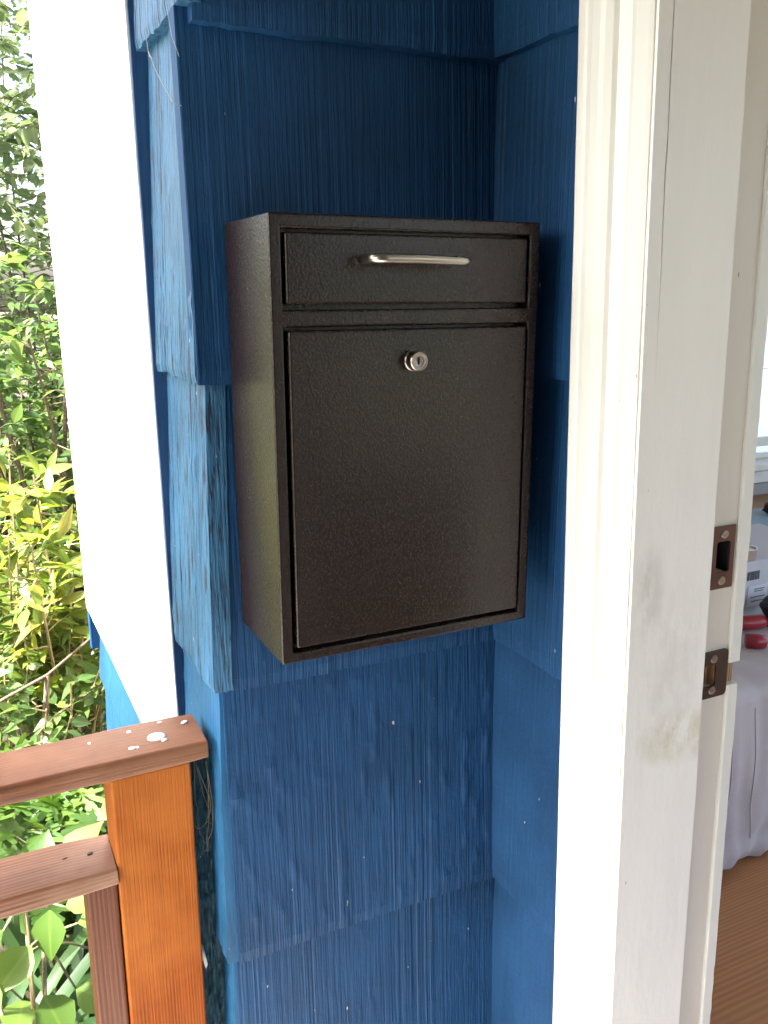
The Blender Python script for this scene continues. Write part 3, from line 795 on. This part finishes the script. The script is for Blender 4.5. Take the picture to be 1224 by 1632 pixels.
def shrub(name, label, cat, base, height, spread, stems, twigs, leaves, size, kind, mat, seed, singles=120, stem_mat='bark', up=.9, start=.12, group=None, srad=.010, droop=.35, twl=.30):
    rnd = random.Random(seed); t = thing(name, label, cat, group); base = Vector(base)
    sbm = bmesh.new(); mats = []
    def leaf_at(p, d):
        ax = (d*.7 + Vector((rnd.gauss(0, .6), rnd.gauss(0, .6), rnd.gauss(0, .35)-droop))); 
        upv = Vector((rnd.gauss(0, .45), rnd.gauss(0, .45), 1))
        mats.append(frame(p, ax, upv, size*rnd.uniform(.6, 1.25), rnd.gauss(0, .3)))
    for s in range(stems):
        a = 2*math.pi*(s+rnd.random())/stems; rr = spread*math.sqrt(rnd.random())
        p = base + Vector((math.cos(a), math.sin(a), 0))*rr*.25 - Vector((0, 0, .05)); tgt = base + Vector((math.cos(a)*rr, math.sin(a)*rr, height*rnd.uniform(.7, 1.05)))
        pts = []; nseg = 9; ph = rnd.random()*9
        for k in range(nseg+1):
            f = k/nseg; w = .10*spread*math.sin(f*4+ph)*f
            b = p.lerp(tgt, f); xy = p.lerp(tgt, f**(1.0+.5*up)); pts.append(Vector((xy.x+w, xy.y+w*.6, b.z)))
        tube(pts, [srad*(1-.8*k/nseg)+.0012 for k in range(nseg+1)], 5, sbm)
        for q_ in range(twigs):
            f = start + (1-start)*rnd.random()**.8; i = min(nseg-1, int(f*nseg)); fr_ = f*nseg-i
            o = pts[i].lerp(pts[i+1], fr_); ta = rnd.random()*6.283
            d = Vector((math.cos(ta), math.sin(ta), rnd.uniform(-.15, .8))).normalized(); L = twl*rnd.uniform(.5, 1.2)*(1.1-.45*f)
            tp = [o + d*L*u + Vector((0, 0, -.25*L*u*u)) for u in (0, .35, .7, 1)]
            tube(tp, [.0030, .0022, .0016, .0009], 4, sbm, False)
            for l in range(leaves):
                u = .2+.8*(l+rnd.random())/leaves; j = min(2, int(u*3)); leaf_at(tp[j].lerp(tp[j+1], u*3-j), d)
    part('stems', sbm, stem_mat, t)
    # the leaves that show largest from the porch are single objects
    def key(m):
        d = m.translation-camp; off = abs(d.x-.055*d.y-.02)
        return off*1.5 + d.length*.45
    mats.sort(key=key); me = leaf_mesh(kind, mat)
    for m in mats[:singles]:
        o = link('leaf', me, None, t); o.matrix_world = m
    if mats[singles:]: joined_leaves('foliage', mats[singles:], kind, mat, t, rnd)
    return t
shrub('tall_shrub', 'pale sunlit tall shrub farthest back, along the left edge at the top', 'shrub', (.25, 4.9, GROUND), 4.6, 1.3, 22, 64, 10, .085, 'ovate', 'leaf_tree', 1, 200, up=.3, start=.10, srad=.010, twl=.75, group='tall shrubs at the back of the garden')
shrub('tall_shrub', 'tall sunlit shrub behind the house corner, right of the farthest shrub', 'shrub', (2.2, 5.2, GROUND), 4.2, 1.1, 16, 20, 7, .085, 'ovate', 'leaf_tree', 2, 0, up=.3, srad=.014, twl=.5, group='tall shrubs at the back of the garden')
shrub('tall_shrub', 'tall sunlit shrub beyond the railing, left of the farthest shrub', 'shrub', (-1.9, 4.6, GROUND), 4.4, 1.2, 16, 22, 7, .085, 'ovate', 'leaf_tree', 3, 0, up=.3, srad=.014, twl=.5, group='tall shrubs at the back of the garden')
shrub('hedge_shrub', 'dense mid green shrub with shaded gaps beside the white trim', 'shrub', (.12, 3.1, GROUND), 2.1, .75, 30, 26, 9, .065, 'ovate', 'leaf_hedge', 4, 260, up=.5, start=.15, srad=.014, twl=.34, group='dense shrubs in the middle of the garden')
shrub('hedge_shrub', 'dense mid green shrub farther left beyond the railing', 'shrub', (-1.35, 3.0, GROUND), 2.0, .7, 14, 20, 8, .065, 'ovate', 'leaf_hedge', 5, 0, up=.5, srad=.014, twl=.34, group='dense shrubs in the middle of the garden')
shrub('added_shade_shrub', 'unseen dense green shrub added left of the porch to shade the low plants', 'shrub', (-1.85, .95, GROUND), 2.5, .62, 16, 26, 8, .08, 'ovate', 'leaf_hedge', 31, 0, up=.4, start=.15, srad=.012, twl=.4)  # unseen shrub added to keep the sun off the low plants
shrub('young_shrub', 'bright yellow green shrub with upright stems and narrow leaves', 'shrub', (-.08, 2.05, GROUND), 1.38, .42, 16, 14, 7, .095, 'lance', 'leaf_young', 6, 240, 'twig', up=.5, start=.45, srad=.008, droop=.1, twl=.22, group='yellow green shrubs behind the railing')
shrub('young_shrub', 'bright yellow green shrub farther left behind the railing', 'shrub', (-1.0, 2.0, GROUND), 1.3, .45, 12, 13, 7, .095, 'lance', 'leaf_young', 7, 0, 'twig', up=.5, start=.4, srad=.008, droop=.1, twl=.22, group='yellow green shrubs behind the railing')
shrub('lobed_shrub', 'low green shrub with lobed leaves behind the top rail', 'shrub', (-.10, 1.45, GROUND), .80, .34, 14, 7, 5, .095, 'lobed', 'leaf_lobed', 8, 220, 'twig', up=.5, start=.3, srad=.006, droop=.2, twl=.20)
shrub('leafy_shrub', 'leafy green shrub with small pointed leaves above the top rail', 'shrub', (-.14, 1.80, GROUND), 1.02, .36, 16, 10, 7, .060, 'ovate', 'leaf_hedge', 12, 260, 'twig', up=.5, start=.25, srad=.006, droop=.15, twl=.2)

# arching strap-leaved clumps
def strap_clump(label, base, n, L, seed, group='strap leaved clumps under the rail'):
    rnd = random.Random(seed); t = thing('strap_leaf_plant', label, 'plant', group); base = Vector(base)
    for k in range(n):
        a = rnd.random()*6.283; ln = L*rnd.uniform(.7, 1.15); lean = rnd.uniform(.35, 1.0); w = rnd.uniform(.012, .02)
        d = Vector((math.cos(a), math.sin(a), 0)); sd_ = Vector((-d.y, d.x, 0)); V, F, U = [], [], []
        ns_ = 9; p = base + d*rnd.uniform(0, .05); el = R(rnd.uniform(62, 84))
        for i in range(ns_+1):
            f = i/ns_; ww = w*math.sin(math.pi*min(1, .12+.88*f))**.6 if f < 1 else .0005
            V += [p - sd_*ww + Vector((0, 0, .25*ww)), p.copy(), p + sd_*ww + Vector((0, 0, .25*ww))]; U += [(0, f), (.5, f), (1, f)]
            p = p + (d*math.cos(el) + Vector((0, 0, math.sin(el))))*ln/ns_; el -= R(16)*lean*(1+f*.8)
        for i in range(ns_):
            b = 3*i; F += [(b, b+1, b+4, b+3), (b+1, b+2, b+5, b+4)]
        me = bpy.data.meshes.new('strap_leaf'); me.from_pydata(V, [], F); uv = me.uv_layers.new(name='UVMap')
        for lp in me.loops: uv.data[lp.index].uv = U[lp.vertex_index]
        me.materials.append(MAT['leaf_strap']); me.shade_smooth(); link('strap_leaf', me, None, t)
    return t
for i, (x, y, n, L, lab) in enumerate(((-.18, 1.00, 60, .86, 'clump of arching dark green strap leaves seen between the two rails'),
                                    (-.40, .80, 46, .80, 'clump of arching strap leaves at the left edge under the lower rail'),
                                    (-.06, .66, 40, .74, 'clump of arching strap leaves close behind the orange post'),
                                    (.14, 1.25, 30, .6, 'clump of arching strap leaves below the blue outside wall'),
                                    (-.85, 1.0, 30, .6, 'clump of arching strap leaves farther left behind the railing'))):
    strap_clump(lab, (x, y, GROUND), n, L, 20+i)

# broad-leaved plant close behind the rail, single leaves
bp = thing('broad_leaf_plant', 'bright green plant with large oval leaves at the bottom left behind the rail', 'plant')
rnd = random.Random(9); bl = leaf_mesh('round', 'leaf_broad'); bst = bmesh.new()
tips = [(-.185, .40, -.575, .115, (.6, -.2, .35)), (-.170, .40, -.610, .120, (.9, -.1, .10)), (-.238, .42, -.640, .085, (-.7, -.5, -.35)), (-.205, .44, -.600, .080, (-.15, -.4, -.8)),
        (-.275, .42, -.600, .090, (-.8, -.4, .1)), (-.292, .40, -.665, .095, (-.5, -.6, -.4)), (-.215, .46, -.555, .075, (.2, .4, .6)), (-.250, .47, -.585, .080, (-.6, .3, .1)),
        (-.175, .46, -.540, .085, (.7, .4, .5)), (-.150, .42, -.680, .090, (.8, -.4, -.3)), (-.230, .40, -.720, .090, (.3, -.7, -.4)), (-.330, .45, -.620, .09, (-.7, .1, .2)),
        (-.31, .43, -.72, .09, (-.4, -.5, .1)), (-.18, .44, -.76, .09, (.5, -.4, -.1)), (-.38, .47, -.68, .09, (-.8, .1, 0)), (-.26, .5, -.8, .09, (-.1, -.6, .1)), (-.42, .5, -.76, .09, (-.7, -.3, 0))]
root = Vector((-.27, .52, GROUND-.03)); hub = [Vector((-.22, .44, -.66)), Vector((-.30, .47, -.72)), Vector((-.24, .47, -.60))]
for h in hub:
    tube([root + Vector((rnd.uniform(-.03, .03), 0, 0)), root.lerp(h, .5)+Vector((rnd.uniform(-.04, .04), -.03, 0)), h], [.006, .005, .0035], 7, bst)
for x, y, z, s, d in tips:
    p = Vector((x, y, z)); h = min(hub, key=lambda q_: (q_-p).length); tube([h, h.lerp(p, .5)+Vector((0, 0, .008)), p], [.0028, .0022, .0016], 6, bst)
    o = link('leaf', bl, None, bp); o.matrix_world = frame(p, Vector(d), Vector((rnd.gauss(0, .2)-.1, -.45+rnd.gauss(0, .2), 1)), s, rnd.gauss(0, .2))
part('stems', bst, 'twig', bp, True)

# bare arching branches in the shade behind the rail
br = thing('fallen_branch', 'bare arching brown branches in the shade under the yellow green shrub', 'branch')
for pts, r0 in ((((-.42, 1.62, -.86), (-.22, 1.60, -.74), (-.10, 1.62, -.70), (.04, 1.66, -.62), (.2, 1.7, -.52)), .006),
                (((-.30, 1.70, -.98), (-.16, 1.68, -.90), (-.02, 1.70, -.83), (.14, 1.75, -.79)), .005),
                (((-.10, 1.62, -.70), (-.12, 1.64, -.85), (-.16, 1.68, -1.1), (-.18, 1.7, -1.6)), .007)):
    part('limb', tube(pts, [r0*(1-.12*i) for i in range(len(pts))], 8), 'bark', br, True)
